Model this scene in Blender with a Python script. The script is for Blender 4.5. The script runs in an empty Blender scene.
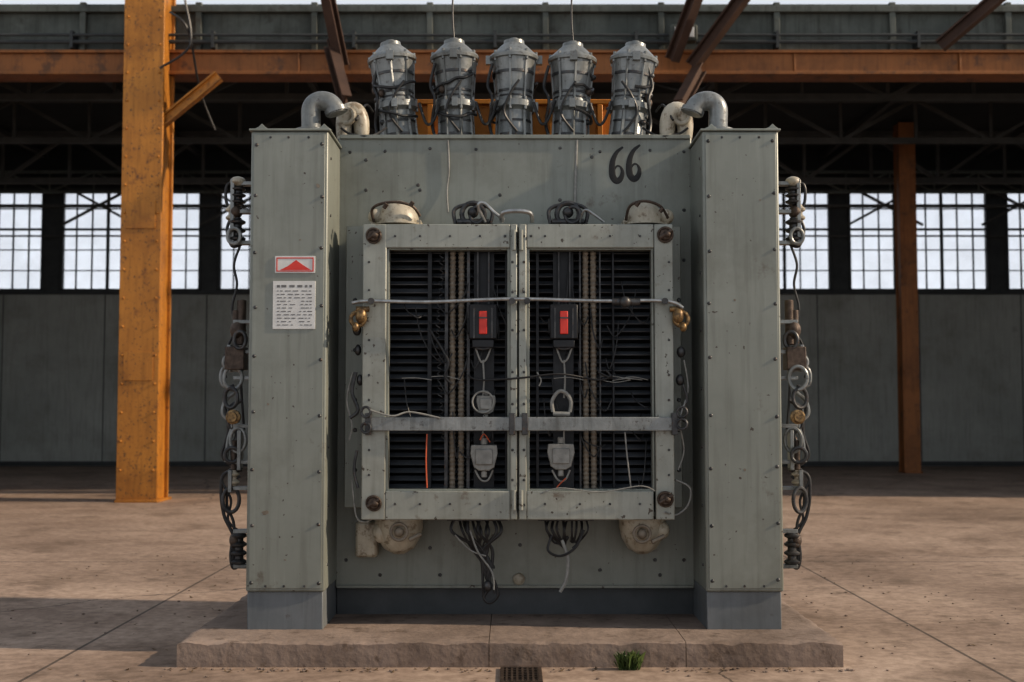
import bpy, bmesh, math, random
from mathutils import Vector, Matrix
random.seed(7)
F=1200.0; PITCH=math.radians(3.2); CAMY=-7.27; CAMZ=1.469
def P(x,y,Y):
    """image pixel coordinates, projected back through the camera -> metres on the vertical plane Y"""
    D=Y-CAMY; a=PITCH+math.atan((341-y)/F); zr=D*math.tan(a)
    return Vector(((x-512)/F*(D*math.cos(PITCH)+zr*math.sin(PITCH)),Y,CAMZ+zr))
scene=bpy.context.scene
# ---------------- materials
def mat(name,c1,c2=None,rough=0.6,metal=0.0,scale=4.0,bump=0.05,spots=None,spot_amt=0.0,streak=0.0,grime=0.0,chips=0.0):
    m=bpy.data.materials.new(name); m.use_nodes=True
    nt=m.node_tree; N=nt.nodes; L=nt.links
    bs=N['Principled BSDF']; bs.inputs['Metallic'].default_value=metal
    tc=N.new('ShaderNodeTexCoord')
    n=N.new('ShaderNodeTexNoise'); n.inputs['Scale'].default_value=scale; n.inputs['Detail'].default_value=8; n.inputs['Roughness'].default_value=0.65
    L.new(tc.outputs['Object'],n.inputs['Vector'])
    r=N.new('ShaderNodeValToRGB'); r.color_ramp.elements[0].position=0.35; r.color_ramp.elements[1].position=0.68
    r.color_ramp.elements[0].color=(*c1,1); r.color_ramp.elements[1].color=(*(c2 or c1),1)
    L.new(n.outputs['Fac'],r.inputs['Fac'])
    col=r.outputs['Color']
    def overlay(sc,vec,p0,p1,amt,colr,det=8,rg=0.6):
        nonlocal col
        nn=N.new('ShaderNodeTexNoise'); nn.inputs['Scale'].default_value=sc; nn.inputs['Detail'].default_value=det; nn.inputs['Roughness'].default_value=rg
        L.new(vec,nn.inputs['Vector'])
        rr=N.new('ShaderNodeValToRGB'); rr.color_ramp.elements[0].position=p0; rr.color_ramp.elements[1].position=p1
        rr.color_ramp.elements[0].color=(0,0,0,1); rr.color_ramp.elements[1].color=(amt,amt,amt,1)
        L.new(nn.outputs['Fac'],rr.inputs['Fac'])
        mx=N.new('ShaderNodeMixRGB'); L.new(rr.outputs['Color'],mx.inputs['Fac']); L.new(col,mx.inputs[1]); mx.inputs[2].default_value=(*colr,1); col=mx.outputs['Color']
    if streak>0:
        mp=N.new('ShaderNodeMapping'); mp.inputs['Scale'].default_value=(9,9,0.6); L.new(tc.outputs['Object'],mp.inputs['Vector'])
        overlay(2.0,mp.outputs['Vector'],.5,.75,streak,(c1[0]*.45,c1[1]*.42,c1[2]*.38),5)
        mp2=N.new('ShaderNodeMapping'); mp2.inputs['Scale'].default_value=(26,26,1.0); mp2.inputs['Location'].default_value=(3,1,2); L.new(tc.outputs['Object'],mp2.inputs['Vector'])
        overlay(1.5,mp2.outputs['Vector'],.60,.72,streak*.8,(c1[0]*1.5,c1[1]*1.5,c1[2]*1.5),3)
    if grime>0:
        overlay(1.1,tc.outputs['Object'],.5,.72,grime,(c1[0]*.5,c1[1]*.45,c1[2]*.38),10,.7)
    if spots:
        overlay(scale*3.1,tc.outputs['Object'],1-spot_amt-.07,1-spot_amt+.02,.75,spots,10,.7)
    if chips>0:
        overlay(28,tc.outputs['Object'],1-chips-.01,1-chips+.01,.9,(.05,.035,.025),3,.5)
    L.new(col,bs.inputs['Base Color'])
    bs.inputs['Roughness'].default_value=rough
    if bump>0:
        b=N.new('ShaderNodeBump'); b.inputs['Strength'].default_value=bump*4; b.inputs['Distance'].default_value=0.01
        nb=N.new('ShaderNodeTexNoise'); nb.inputs['Scale'].default_value=scale*8; nb.inputs['Detail'].default_value=6
        L.new(tc.outputs['Object'],nb.inputs['Vector']); L.new(nb.outputs['Fac'],b.inputs['Height']); L.new(b.outputs['Normal'],bs.inputs['Normal'])
    return m
PAINT=mat('paint_greygreen',(0.185,0.198,0.176),(0.235,0.248,0.22),0.42,0.1,1.2,0.012,(0.10,0.08,0.06),0.31,0.4,0.5,0.29)
PAINT2=mat('paint_doorframe',(0.235,0.245,0.22),(0.31,0.32,0.285),0.4,0.15,3,0.02,(0.12,0.09,0.065),0.33,0.4,0.5,0.32)
BASEP=mat('paint_base_blue',(0.13,0.145,0.155),(0.17,0.182,0.19),0.55,0.1,3,0.02,(0.08,0.06,0.05),0.31,0.4,0.4)
LOUV=mat('louvre_slate',(0.07,0.078,0.088),(0.13,0.14,0.155),0.4,0.3,3,0.0,None,0,0,0.4)
DARKB=mat('dark_base',(0.045,0.052,0.056),(0.075,0.08,0.085),0.5,0.2,3,0.02)
BUSH=mat('bushing_grey',(0.16,0.17,0.168),(0.27,0.28,0.275),0.36,0.3,7,0.04,(0.05,0.042,0.036),0.36,0.7,0.5)
STEEL=mat('steel',(0.25,0.26,0.26),(0.42,0.43,0.43),0.32,0.8,20,0.02,(0.12,0.07,0.04),0.35)
DSTEEL=mat('dark_steel',(0.04,0.042,0.045),(0.1,0.1,0.1),0.45,0.6,15,0.03,(0.12,0.06,0.03),0.36)
BLACK=mat('black_louver',(0.008,0.009,0.011),(0.02,0.022,0.026),0.45,0.2,6,0.0)
VOID=mat('cavity_black',(0.005,0.005,0.006),(0.01,0.01,0.01),0.9,0,6,0.0)
CABLE=mat('cable_black',(0.012,0.012,0.013),(0.03,0.03,0.03),0.45,0,20,0.0)
CABLEG=mat('cable_grey',(0.17,0.17,0.16),(0.28,0.28,0.26),0.5,0,20,0.0)
CREAM=mat('porcelain_cream',(0.31,0.28,0.22),(0.48,0.44,0.355),0.4,0,6,0.03,(0.13,0.09,0.05),0.40,0.5,0.6)
BRASS=mat('brass',(0.17,0.11,0.05),(0.34,0.23,0.11),0.45,0.6,15,0.02,(0.06,0.04,0.028),0.46)
RUST=mat('rusty_bolt',(0.05,0.037,0.03),(0.12,0.09,0.07),0.5,0.45,30,0.08)
TAN=mat('conduit_tan',(0.14,0.12,0.095),(0.24,0.205,0.16),0.6,0.1,20,0.05)
ORANGE=mat('orange_paint',(0.35,0.145,0.022),(0.45,0.195,0.03),0.5,0.1,1.6,0.02,(0.11,0.04,0.018),0.345,0.6,0.75,0.35)
ORANGED=mat('orange_rust_beam',(0.20,0.08,0.023),(0.28,0.11,0.03),0.6,0.1,1.0,0.02,(0.08,0.04,0.022),0.38,0.5,0.8)
YEL=mat('yellow_orange',(0.50,0.19,0.02),(0.62,0.25,0.03),0.5,0.1,3,0.03,(0.12,0.05,0.02),0.3,.3,.4)
WHITE=mat('label_white',(0.50,0.50,0.49),(0.60,0.60,0.58),0.5,0,12,0.0)
RED=mat('label_red',(0.5,0.03,0.02),(0.6,0.05,0.03),0.4,0,12,0.0)
INK=mat('ink',(0.10,0.10,0.10),(0.2,0.2,0.2),0.6,0,40,0.0)
BLK=mat('stencil_black',(0.006,0.006,0.007),(0.012,0.012,0.012),0.6,0,40,0.0)
REDW=mat('red_wire',(0.42,0.08,0.03),(0.42,0.1,0.04),0.5,0,10,0.0)
PLINTH=mat('plinth_concrete',(0.16,0.12,0.097),(0.29,0.225,0.185),0.92,0,2.6,0.2,(0.10,0.07,0.052),0.38,0,0.6)
WALLM=mat('wall_lower',(0.25,0.26,0.24),(0.33,0.34,0.315),0.85,0,0.6,0.0,(0.17,0.165,0.15),0.28,0.35,0.4)
WALLU=mat('wall_upper_shade',(0.014,0.016,0.016),(0.026,0.028,0.028),0.9,0,0.8,0.0)  # near-black albedo: shade of the hall interior put into the colour
FRAME=mat('window_frame',(0.035,0.039,0.041),(0.055,0.06,0.06),0.7,0.2,3,0.0)
GIRD=mat('girder_grey',(0.065,0.073,0.066),(0.125,0.135,0.12),0.85,0,0.8,0.02,(0.04,0.034,0.028),0.36,0.6,0.7)
TRUSS=mat('truss_dark',(0.05,0.05,0.047),(0.08,0.078,0.072),0.7,0.2,3,0.0)
TRUSSR=mat('truss_rust',(0.05,0.028,0.02),(0.08,0.045,0.03),0.7,0.3,3,0.0)
GREEN=mat('leaf',(0.05,0.085,0.02),(0.10,0.14,0.045),0.6,0,20,0.0)
DRY=mat('dry_leaf',(0.07,0.045,0.025),(0.16,0.11,0.06),0.8,0,20,0.0)
def glassmat():
    m=bpy.data.materials.new('window_glass'); m.use_nodes=True; nt=m.node_tree; N=nt.nodes; L=nt.links
    N.remove(N['Principled BSDF'])
    t=N.new('ShaderNodeBsdfTransparent'); t.inputs[0].default_value=(0.97,0.98,1.0,1)
    d=N.new('ShaderNodeBsdfTranslucent'); d.inputs[0].default_value=(0.8,0.83,0.85,1)
    n=N.new('ShaderNodeTexNoise'); n.inputs['Scale'].default_value=1.3; tc=N.new('ShaderNodeTexCoord'); L.new(tc.outputs['Object'],n.inputs['Vector'])
    mth=N.new('ShaderNodeMath'); mth.operation='MULTIPLY'; mth.inputs[1].default_value=0.25; L.new(n.outputs['Fac'],mth.inputs[0])
    mx=N.new('ShaderNodeMixShader'); L.new(mth.outputs[0],mx.inputs[0]); L.new(t.outputs[0],mx.inputs[1]); L.new(d.outputs[0],mx.inputs[2])
    L.new(mx.outputs[0],N['Material Output'].inputs['Surface']); return m
GLASS=glassmat()
def floormat():
    m=mat('floor_concrete',(0.285,0.207,0.158),(0.43,0.328,0.258),0.8,0,0.7,0.05,(0.19,0.138,0.102),0.37,0,0.7)
    nt=m.node_tree; N=nt.nodes; L=nt.links; bs=N['Principled BSDF']
    src=bs.inputs['Base Color'].links[0].from_socket
    g=N.new('ShaderNodeNewGeometry'); s=N.new('ShaderNodeSeparateXYZ'); L.new(g.outputs['Position'],s.inputs[0])
    def line(sock,off,per,w):
        a=N.new('ShaderNodeMath'); a.operation='ADD'; a.inputs[1].default_value=off+100*per; L.new(sock,a.inputs[0])
        b=N.new('ShaderNodeMath'); b.operation='MODULO'; b.inputs[1].default_value=per; L.new(a.outputs[0],b.inputs[0])
        c=N.new('ShaderNodeMath'); c.operation='LESS_THAN'; c.inputs[1].default_value=w; L.new(b.outputs[0],c.inputs[0]); return c.outputs[0]
    l1=line(s.outputs['X'],2.66,5.35,0.022); l2=line(s.outputs['Y'],0.9,5.2,0.03)
    v=N.new('ShaderNodeTexVoronoi'); v.feature='DISTANCE_TO_EDGE'; v.inputs['Scale'].default_value=0.13
    nz=N.new('ShaderNodeTexNoise'); nz.inputs['Scale'].default_value=0.9; nz.inputs['Detail'].default_value=8; L.new(g.outputs['Position'],nz.inputs['Vector'])
    va=N.new('ShaderNodeVectorMath'); va.operation='ADD'; L.new(g.outputs['Position'],va.inputs[0]); L.new(nz.outputs['Color'],va.inputs[1]); L.new(va.outputs[0],v.inputs['Vector'])
    cr=N.new('ShaderNodeMath'); cr.operation='LESS_THAN'; cr.inputs[1].default_value=0.0012; L.new(v.outputs['Distance'],cr.inputs[0])
    mxx=N.new('ShaderNodeMath'); mxx.operation='MAXIMUM'; L.new(l1,mxx.inputs[0]); L.new(l2,mxx.inputs[1])
    m2=N.new('ShaderNodeMath'); m2.operation='MAXIMUM'; L.new(mxx.outputs[0],m2.inputs[0]); L.new(cr.outputs[0],m2.inputs[1])
    m3=N.new('ShaderNodeMath'); m3.operation='MULTIPLY'; m3.inputs[1].default_value=0.8; L.new(m2.outputs[0],m3.inputs[0])
    mix=N.new('ShaderNodeMixRGB'); L.new(m3.outputs[0],mix.inputs['Fac']); L.new(src,mix.inputs[1]); mix.inputs[2].default_value=(0.06,0.045,0.035,1)
    ns=N.new('ShaderNodeTexNoise'); ns.inputs['Scale'].default_value=12; ns.inputs['Detail'].default_value=10; ns.inputs['Roughness'].default_value=.7; L.new(g.outputs['Position'],ns.inputs['Vector'])
    rr=N.new('ShaderNodeValToRGB'); rr.color_ramp.elements[0].position=0.35; rr.color_ramp.elements[0].color=(0.62,0.60,0.58,1); rr.color_ramp.elements[1].position=0.6
    L.new(ns.outputs['Fac'],rr.inputs['Fac'])
    mul=N.new('ShaderNodeMixRGB'); mul.blend_type='MULTIPLY'; mul.inputs['Fac'].default_value=1; L.new(mix.outputs[0],mul.inputs[1]); L.new(rr.outputs[0],mul.inputs[2])
    # large worn / dusty stains
    nl=N.new('ShaderNodeTexNoise'); nl.inputs['Scale'].default_value=.38; nl.inputs['Detail'].default_value=9; nl.inputs['Roughness'].default_value=.65; L.new(g.outputs['Position'],nl.inputs['Vector'])
    rl=N.new('ShaderNodeValToRGB'); rl.color_ramp.elements[0].position=0.38; rl.color_ramp.elements[0].color=(0.66,0.64,0.62,1); rl.color_ramp.elements[1].position=0.56
    L.new(nl.outputs['Fac'],rl.inputs['Fac'])
    mu2=N.new('ShaderNodeMixRGB'); mu2.blend_type='MULTIPLY'; mu2.inputs['Fac'].default_value=.8; L.new(mul.outputs[0],mu2.inputs[1]); L.new(rl.outputs[0],mu2.inputs[2])
    L.new(mu2.outputs[0],bs.inputs['Base Color']); return m
FLOORM=floormat()
# ---------------- mesh builder
def empty(name,loc=(0,0,0)):
    e=bpy.data.objects.new(name,None); scene.collection.objects.link(e); e.location=loc; e.empty_display_size=0.2; return e
def smooth_path(pts,n=6):
    pts=[Vector(p) for p in pts]
    if len(pts)<3: return pts
    out=[]
    for i in range(len(pts)-1):
        p0=pts[max(i-1,0)];p1=pts[i];p2=pts[i+1];p3=pts[min(i+2,len(pts)-1)]
        for k in range(n):
            t=k/n
            out.append(0.5*((2*p1)+(p2-p0)*t+(2*p0-5*p1+4*p2-p3)*t*t+(3*p1-p0-3*p2+p3)*t**3))
    out.append(pts[-1]); return out
class B:
    def __init__(s): s.bm=bmesh.new()
    def box(s,x0,x1,y0,y1,z0,z1,M=None):
        vs=[Vector((x,y,z)) for x in (x0,x1) for y in (y0,y1) for z in (z0,z1)]
        if M: vs=[M@v for v in vs]
        v=[s.bm.verts.new(c) for c in vs]
        for f in ((0,1,3,2),(4,6,7,5),(0,4,5,1),(2,3,7,6),(0,2,6,4),(1,5,7,3)): s.bm.faces.new([v[i] for i in f])
        return s
    def beam(s,a,b,w,h=None):
        a=Vector(a);b=Vector(b);d=b-a;h=h or w
        M=Matrix.Translation(a)@d.to_track_quat('Y','Z').to_matrix().to_4x4()
        return s.box(-w/2,w/2,0,d.length,-h/2,h/2,M)
    def ibeam(s,a,b,w,h,t=0.03,up='Z'):
        a=Vector(a);b=Vector(b);d=b-a
        M=Matrix.Translation(a)@d.to_track_quat('Y',up).to_matrix().to_4x4()
        s.box(-w/2,w/2,0,d.length,h/2-t,h/2,M); s.box(-w/2,w/2,0,d.length,-h/2,-h/2+t,M); s.box(-t/2,t/2,0,d.length,-h/2+t,h/2-t,M); return s
    def lathe(s,o,prof,axis=(0,0,1),seg=24):
        o=Vector(o); q=Vector(axis).normalized().to_track_quat('Z','Y'); rings=[]
        for r,z in prof:
            rings.append([s.bm.verts.new(o+q@Vector((max(r,1e-4)*math.cos(2*math.pi*i/seg),max(r,1e-4)*math.sin(2*math.pi*i/seg),z))) for i in range(seg)])
        for a,b in zip(rings,rings[1:]):
            for i in range(seg): s.bm.faces.new((a[i],a[(i+1)%seg],b[(i+1)%seg],b[i]))
        s.bm.faces.new(rings[0][::-1]); s.bm.faces.new(rings[-1]); return s
    def cyl(s,a,b,r,r2=None,seg=16):
        a=Vector(a);b=Vector(b); return s.lathe(a,[(r,0),(r2 if r2 is not None else r,(b-a).length)],b-a,seg)
    def tube(s,pts,r,seg=8,n=6,closed=False):
        if closed: pts=[Vector(p) for p in pts]; pts=pts+[pts[0]]
        pts=smooth_path(pts,n); rings=[]; up=None
        for i,p in enumerate(pts):
            t=(pts[min(i+1,len(pts)-1)]-pts[max(i-1,0)])
            if t.length<1e-7: t=Vector((0,0,1))
            t.normalize()
            if up is None: up=t.orthogonal().normalized()
            up=(up-t*up.dot(t)); up=up.normalized() if up.length>1e-5 else t.orthogonal().normalized()
            w=t.cross(up)
            rr=r(i/(len(pts)-1)) if callable(r) else r
            rings.append([s.bm.verts.new(p+(up*math.cos(2*math.pi*k/seg)+w*math.sin(2*math.pi*k/seg))*rr) for k in range(seg)])
        for a,b in zip(rings,rings[1:]):
            for i in range(seg): s.bm.faces.new((a[i],a[(i+1)%seg],b[(i+1)%seg],b[i]))
        s.bm.faces.new(rings[0][::-1]); s.bm.faces.new(rings[-1]); return s
    def ring(s,c,R,r,axis=(0,1,0),seg=20,sx=1,sz=1):
        q=Vector(axis).to_track_quat('Z','Y'); c=Vector(c)
        return s.tube([c+q@Vector((R*sx*math.cos(2*math.pi*i/seg),R*sz*math.sin(2*math.pi*i/seg),0)) for i in range(seg)],r,8,2,True)
    def sphere(s,c,rx,ry,rz,seg=20,rot=None):
        M=Matrix.Translation(Vector(c))
        if rot: M=M@rot
        M=M@Matrix.Diagonal((rx,ry,rz,1))
        bmesh.ops.create_uvsphere(s.bm,u_segments=seg,v_segments=seg//2,radius=1,matrix=M); return s
    def poly(s,pts,thick=(0,0.004,0)):
        a=[s.bm.verts.new(p) for p in pts]; b=[s.bm.verts.new(Vector(p)+Vector(thick)) for p in pts]; n=len(a)
        s.bm.faces.new(a); s.bm.faces.new(b[::-1])
        for i in range(n): s.bm.faces.new((a[(i+1)%n],a[i],b[i],b[(i+1)%n]))
        return s
    def done(s,name,m,parent=None,bevel=0,loc=None):
        bmesh.ops.recalc_face_normals(s.bm,faces=s.bm.faces[:])
        for f in s.bm.faces: f.smooth=True
        for e in s.bm.edges:
            if len(e.link_faces)==2 and e.calc_face_angle(0)>math.radians(38): e.smooth=False
        me=bpy.data.meshes.new(name); s.bm.to_mesh(me); s.bm.free(); me.materials.append(m)
        o=bpy.data.objects.new(name,me); scene.collection.objects.link(o)
        if parent: o.parent=parent
        if bevel:
            b=o.modifiers.new('bev','BEVEL'); b.width=bevel; b.segments=2; b.limit_method='ANGLE'; b.angle_limit=math.radians(50)
            b.harden_normals=False
        return o
# =====================================================================  MACHINE
T=empty('electrical_transformer',(0,0,0))
PT=0.144
ZB=P(512,592,0).z; ZT=P(512,131,0).z
Lx0,Lx1=-1.598,-1.125; Rx0,Rx1=1.165,1.632
CD=1.25
for tag,x0,x1 in (('left',Lx0,Lx1),('right',Rx0,Rx1)):
    B().box(x0,x1,0,CD,ZB,ZT).done('side_cabinet_'+tag,PAINT,T,0.012)
    B().box(x0+0.006,x1-0.012,0.02,CD-0.02,PT-.008,ZB).done('cabinet_base_'+tag,BASEP,T,0.006)
    b=B(); b.box(x0-0.012,x1+0.012,-0.012,CD,ZT,ZT+0.014)
    for xx in (x0+0.06,x1-0.03):  # lifting lugs on the roof corners
        b.poly([(xx-0.06,0.02,ZT+0.012),(xx+0.05,0.02,ZT+0.012),(xx+0.02,0.02,ZT+0.032),(xx,0.02,ZT+0.052),(xx-0.02,0.02,ZT+0.032)],(0,0.02,0))
    b.done('cabinet_cap_'+tag,PAINT,T,0.003)
    b=B(); b.box(x0+0.018,x1-0.018,-0.006,0.001,ZB+0.02,ZT-0.02); b.done('cover_sheet_'+tag,PAINT,T,0.003)
    b=B(); n=9
    for i in range(n):
        z=ZB+0.07+(ZT-ZB-0.14)*i/(n-1)
        for xx in (x0+0.035,x1-0.035):
            b.lathe((xx+random.uniform(-.004,.004),-0.006,z+random.uniform(-.02,.02)),[(0.011,0),(0.011,0.004),(0.006,0.009)],(0,-1,0),8)
    for xx in (x0+.12,x0+.23,x1-.12):
        b.lathe((xx,-0.006,ZB+0.035),[(0.008,0),(0.006,0.006)],(0,-1,0),8); b.lathe((xx,-0.006,ZT-0.04),[(0.008,0),(0.006,0.006)],(0,-1,0),8)
    xi=x1 if tag=='left' else x0; dx=1 if tag=='left' else -1
    for i in range(8):
        z=ZB+0.15+(ZT-ZB-0.3)*i/7
        b.lathe((xi,0.1,z),[(0.01,0),(0.007,0.006)],(dx,0,0),8)
    b.done('cabinet_bolts_'+tag,DSTEEL,T)
b=B()
for x,y,w,h in ((265,513,8,6),(268,404,3,3),(318,186,5,5),(735,300,3,3),(300,240,3,2),(760,200,3,3),(745,470,3,4),(285,560,3,2)):
    c=P(x,y,-0.006); n=11; rr=[random.uniform(.6,1.1) for _ in range(n)]
    b.poly([c+Vector((w/165*rr[i]*math.cos(2*math.pi*i/n)*.5,0,h/165*rr[i]*math.sin(2*math.pi*i/n)*.5)) for i in range(n)],(0,-.0012,0))
b.done('paint_chips',TAN,T)
Yc=0.5
zc1=P(512,137,Yc).z; zc0=P(512,588,Yc).z
B().box(Lx1-0.01,Rx0+0.01,Yc,1.55,zc0,zc1).done('main_tank',PAINT,T,0.01)
B().box(Lx1-0.01,Rx0+0.01,Yc+0.06,1.5,PT-.008,zc0).done('tank_base',DARKB,T,0.005)
b=B(); b.box(Lx1,Rx0,Yc-0.02,Yc+0.1,zc1-0.015,zc1+0.012)
b.box(Lx1,Rx0,Yc-0.015,Yc+0.05,zc0,zc0+0.02); b.done('tank_lid_flange',PAINT,T,0.004)
b=B()
for x in (350,385,430,476,560,600,650,684):
    b.lathe(P(x,150+random.uniform(-3,3),Yc),[(0.011,0),(0.007,0.008)],(0,-1,0),8)
for x,y in ((366,160),(366,190),(420,190),(560,200),(500,195),(684,210),(684,260),(684,330),(684,420),(684,560),(346,560),(380,575),(440,575),(600,570),(660,575),(430,548),(655,560),(520,545),(418,185),(592,157)):
    b.lathe(P(x,y,Yc),[(0.012,0),(0.008,0.008)],(0,-1,0),8)
b.done('tank_bolts',DSTEEL,T)
b=B()
b.tube([P(448,140,Yc-0.012),P(449,170,Yc-0.012),P(447,190,Yc-0.012),P(448,212,Yc-0.03)],0.006)
b.tube([P(577,140,Yc-.01),P(576,165,Yc-.012),P(575,205,Yc-.012)],.009)
b.done('earth_wires',CABLEG,T)
b=B()
for ox in (0,17):
    pts=[(623,146),(617,151),(613,159),(612,168),(613,176),(617,180),(621,177),(622.5,171),(620.5,166),(617,165),(614,169)]
    b.tube([P(x+ox,y+(-1 if ox else 1),Yc-0.001) for x,y in pts],lambda t:0.006+0.016*math.sin(math.pi*min(1,t*1.25)),8,5)
o=b.done('stencil_number',BLK,T)
for v in o.data.vertices: v.co.y=Yc-0.001+(v.co.y-(Yc-0.001))*0.1
a=P(275,256,-0.012); c=P(315,273,-0.012)
B().box(a.x,c.x,-0.012,-0.005,c.z,a.z).done('maker_plate',WHITE,T,0.001)
b=B()
a2=P(276.5,257.5,-0.0135);c2=P(313.5,271.5,-0.0135); t=.006
b.box(a2.x,c2.x,-0.0145,-0.011,a2.z-t,a2.z); b.box(a2.x,c2.x,-0.0145,-0.011,c2.z,c2.z+t); b.box(a2.x,a2.x+t,-0.0145,-0.011,c2.z+t,a2.z-t); b.box(c2.x-t,c2.x,-0.0145,-0.011,c2.z+t,a2.z-t)
b.poly([P(280,270,-0.014),P(311,270,-0.014),P(303,265,-0.014),P(296,260,-0.014),P(288,266,-0.014)],(0,0.003,0)); b.done('maker_plate_logo',RED,T)
a=P(273,281,-0.012); c=P(315,329,-0.012)
B().box(a.x,c.x,-0.012,-0.005,c.z,a.z).done('data_sheet',WHITE,T,0.001)
b=B(); y=285
while y<325:
    x=277
    while x<311:
        w=random.uniform(1.5,6); x2=min(x+w,312)
        if not(300<y<325 and 292<x<297):
            p=P(x,y,-0.0125);q=P(x2,y+(2.4 if y<287 else .9),-0.0125); b.box(p.x,q.x,-0.0132,-0.011,q.z,p.z)
        x=x2+random.uniform(0.8,3)
    y+=3.4 if y>287 else 5.5
b.done('data_sheet_print',INK,T)
# ---------------- door box
Yd=0.06
def rect(b,x0,y0,x1,y1,Ya,Yb):
    p=P(x0,y0,Ya);q=P(x1,y1,Ya); b.box(p.x,q.x,Ya,Yb,q.z,p.z)
b=B(); p=P(363,226,Yd);q=P(675,517,Yd)
t=0.03
b.box(p.x,p.x+t,Yd+.05,Yc+.01,q.z,p.z); b.box(q.x-t,q.x,Yd+.05,Yc+.01,q.z,p.z); b.box(p.x+t,q.x-t,Yd+.05,Yc+.01,p.z-t,p.z); b.box(p.x+t,q.x-t,Yd+.05,Yc+.01,q.z,q.z+t)
b.done('door_housing',PAINT,T,0.004)
b=B()
rect(b,346,226,368,508,0.3,0.36); rect(b,668,226,683,508,0.3,0.36); b.done('housing_flange',PAINT,T,0.006)
b=B()
for y in (300,350,400,430,470): 
    for x in (355,679): b.lathe(P(x,y,.3),[(.014,0),(.009,.01)],(0,-1,0),8)
b.done('flange_bolts',DSTEEL,T)
p=P(380,240,.44);q=P(662,500,.44); B().box(p.x,q.x,.46,.505,q.z,p.z).done('louver_back',VOID,T)
def frame(name,x0,x1,y0,y1,l,r,tp,bt):
    b=B(); rect(b,x0,y0,x0+l,y1,Yd,Yd+.06); rect(b,x1-r,y0,x1,y1,Yd,Yd+.06)
    rect(b,x0+l,y0,x1-r,y0+tp,Yd+.001,Yd+.06); rect(b,x0+l,y1-bt,x1-r,y1,Yd+.001,Yd+.06)
    b.done(name,PAINT2,T,0.007)
    b=B(); e=3
    rect(b,x0+l-1,y0+tp-1,x0+l+e,y1-bt+1,Yd+.02,Yd+.1); rect(b,x1-r-e,y0+tp-1,x1-r+1,y1-bt+1,Yd+.02,Yd+.1)
    rect(b,x0+l,y0+tp-1,x1-r,y0+tp+2,Yd+.022,Yd+.1); rect(b,x0+l,y1-bt-2,x1-r,y1-bt+1,Yd+.022,Yd+.1)
    b.done(name+'_lip',PAINT,T,0.003)
frame('door_left',363,517.3,224,520,22,7,24,29)
frame('door_right',518.7,675,224,520,8,21,24,29)
b=B()
for x0,x1 in ((385,512),(528,656)):
    y=252
    while y<492:
        p=P(x0,y,.26);q=P(x1,y,.26)
        M=Matrix.Translation(((p.x+q.x)/2,.26,p.z))@Matrix.Rotation(math.radians(34+random.uniform(-5,5)),4,'X')
        b.box(-(q.x-p.x)/2,(q.x-p.x)/2,-0.022,0.022,-0.004,0.004,M); y+=7.8
louv=b.done('louvre_slats',LOUV,T,0.001)
b=B()
for x in (428,505,536,612):
    rect(b,x,248,x+3,490,.2,.24)
b.done('louvre_uprights',BLACK,T)
b=B()
for x in (452,461,586,594):
    p=P(x,490,.18);q=P(x,248,.18); prof=[];z=0;H=q.z-p.z;k=0
    while z<H: prof.append((0.022 if k%2 else 0.017,z)); z+=0.014; k+=1
    b.lathe(p,prof,(0,0,1),12)
b.done('corrugated_conduits',TAN,T)
b=B()
for x in (446,468,580,600): rect(b,x-1,248,x+1.5,490,.15,.19)
b.done('conduit_rails',DSTEEL,T)
b=B()
for x0,x1 in ((474,494),(553,574)): rect(b,x0,250,x1,490,.2,.23)
b.done('switchgear_backing',BLACK,T)
b=B(); pts=[]
for i in range(90):
    y=252+i*2.1; c=P(439+ (3 if y>350 else 0)+2.5*math.sin(y*.03),y,.16); pts.append(c+Vector((0.014*math.cos(i*1.9),0.014*math.sin(i*1.9),0)))
b.tube(pts,0.004,6,2)
b.done('coiled_cable',DSTEEL,T)
b=B(); rect(b,366,417,680,431,Yd-.035,Yd-.005); b.done('door_cross_rail',BUSH,T,0.005)
b=B()
for x in (368,512,525,675): rect(b,x-3,413,x+3,435,Yd-.045,Yd)
for x,y in ((366,412),(366,428),(682,412),(682,424)): b.ring(P(x,y,Yd-.05),0.03,0.008,(0.3,1,0))
b.done('rail_clamps',DSTEEL,T,0.003)
b=B(); b.tube([P(352,303,Yd-.06),P(370,301,Yd-.06),P(430,302,Yd-.06),P(512,299,Yd-.06),P(600,301,Yd-.06),P(665,301,Yd-.06),P(683,308,Yd-.06)],0.012,10)
b.done('locking_bar',STEEL,T)
b=B()
for x in (512,527,371,665): 
    b.cyl(P(x,301,Yd-.075),P(x,301,Yd),0.02,seg=12)
b.sphere(P(625,302,Yd-.08),.035,.035,.035); b.cyl(P(612,302,Yd-.06),P(640,302,Yd-.06),.022)
b.done('locking_bar_knobs',DSTEEL,T)
b=B()
for sx,x in ((1,361),(-1,678)):
    c=P(x,319,Yd-.05)
    b.sphere(c+Vector((0,0,.02)),.035,.035,.05); b.ring(c+Vector((-.02*sx,0,.0)),.042,.013,(0,1,0)); b.cyl(c+Vector((-.03*sx,0,.06)),c+Vector((.05*sx,0,.06)),.017); b.sphere(c+Vector((-.03*sx,-.01,-.05)),.022,.03,.03)
    b.cyl(c,c+Vector((0,.08,0)),.02)
b.done('bronze_latches',BRASS,T)
b=B()
for x,y in ((374,236),(374,503),(665,235),(665,499)):
    c=P(x,y,Yd); b.lathe(c,[(.047,0),(.047,.008),(.036,.014),(.036,.03),(.028,.036)],(0,-1,0),8); b.sphere(c+Vector((.01,-.035,0)),.022,.02,.022)
    b.cyl(c+Vector((-.035,-.03,-.02)),c+Vector((.04,-.04,.025)),.013); b.ring(c+Vector((0,-.02,0)),.042,.009,(.2,1,.2))
b.done('corner_bolts',RUST,T)
b=B()
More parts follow.
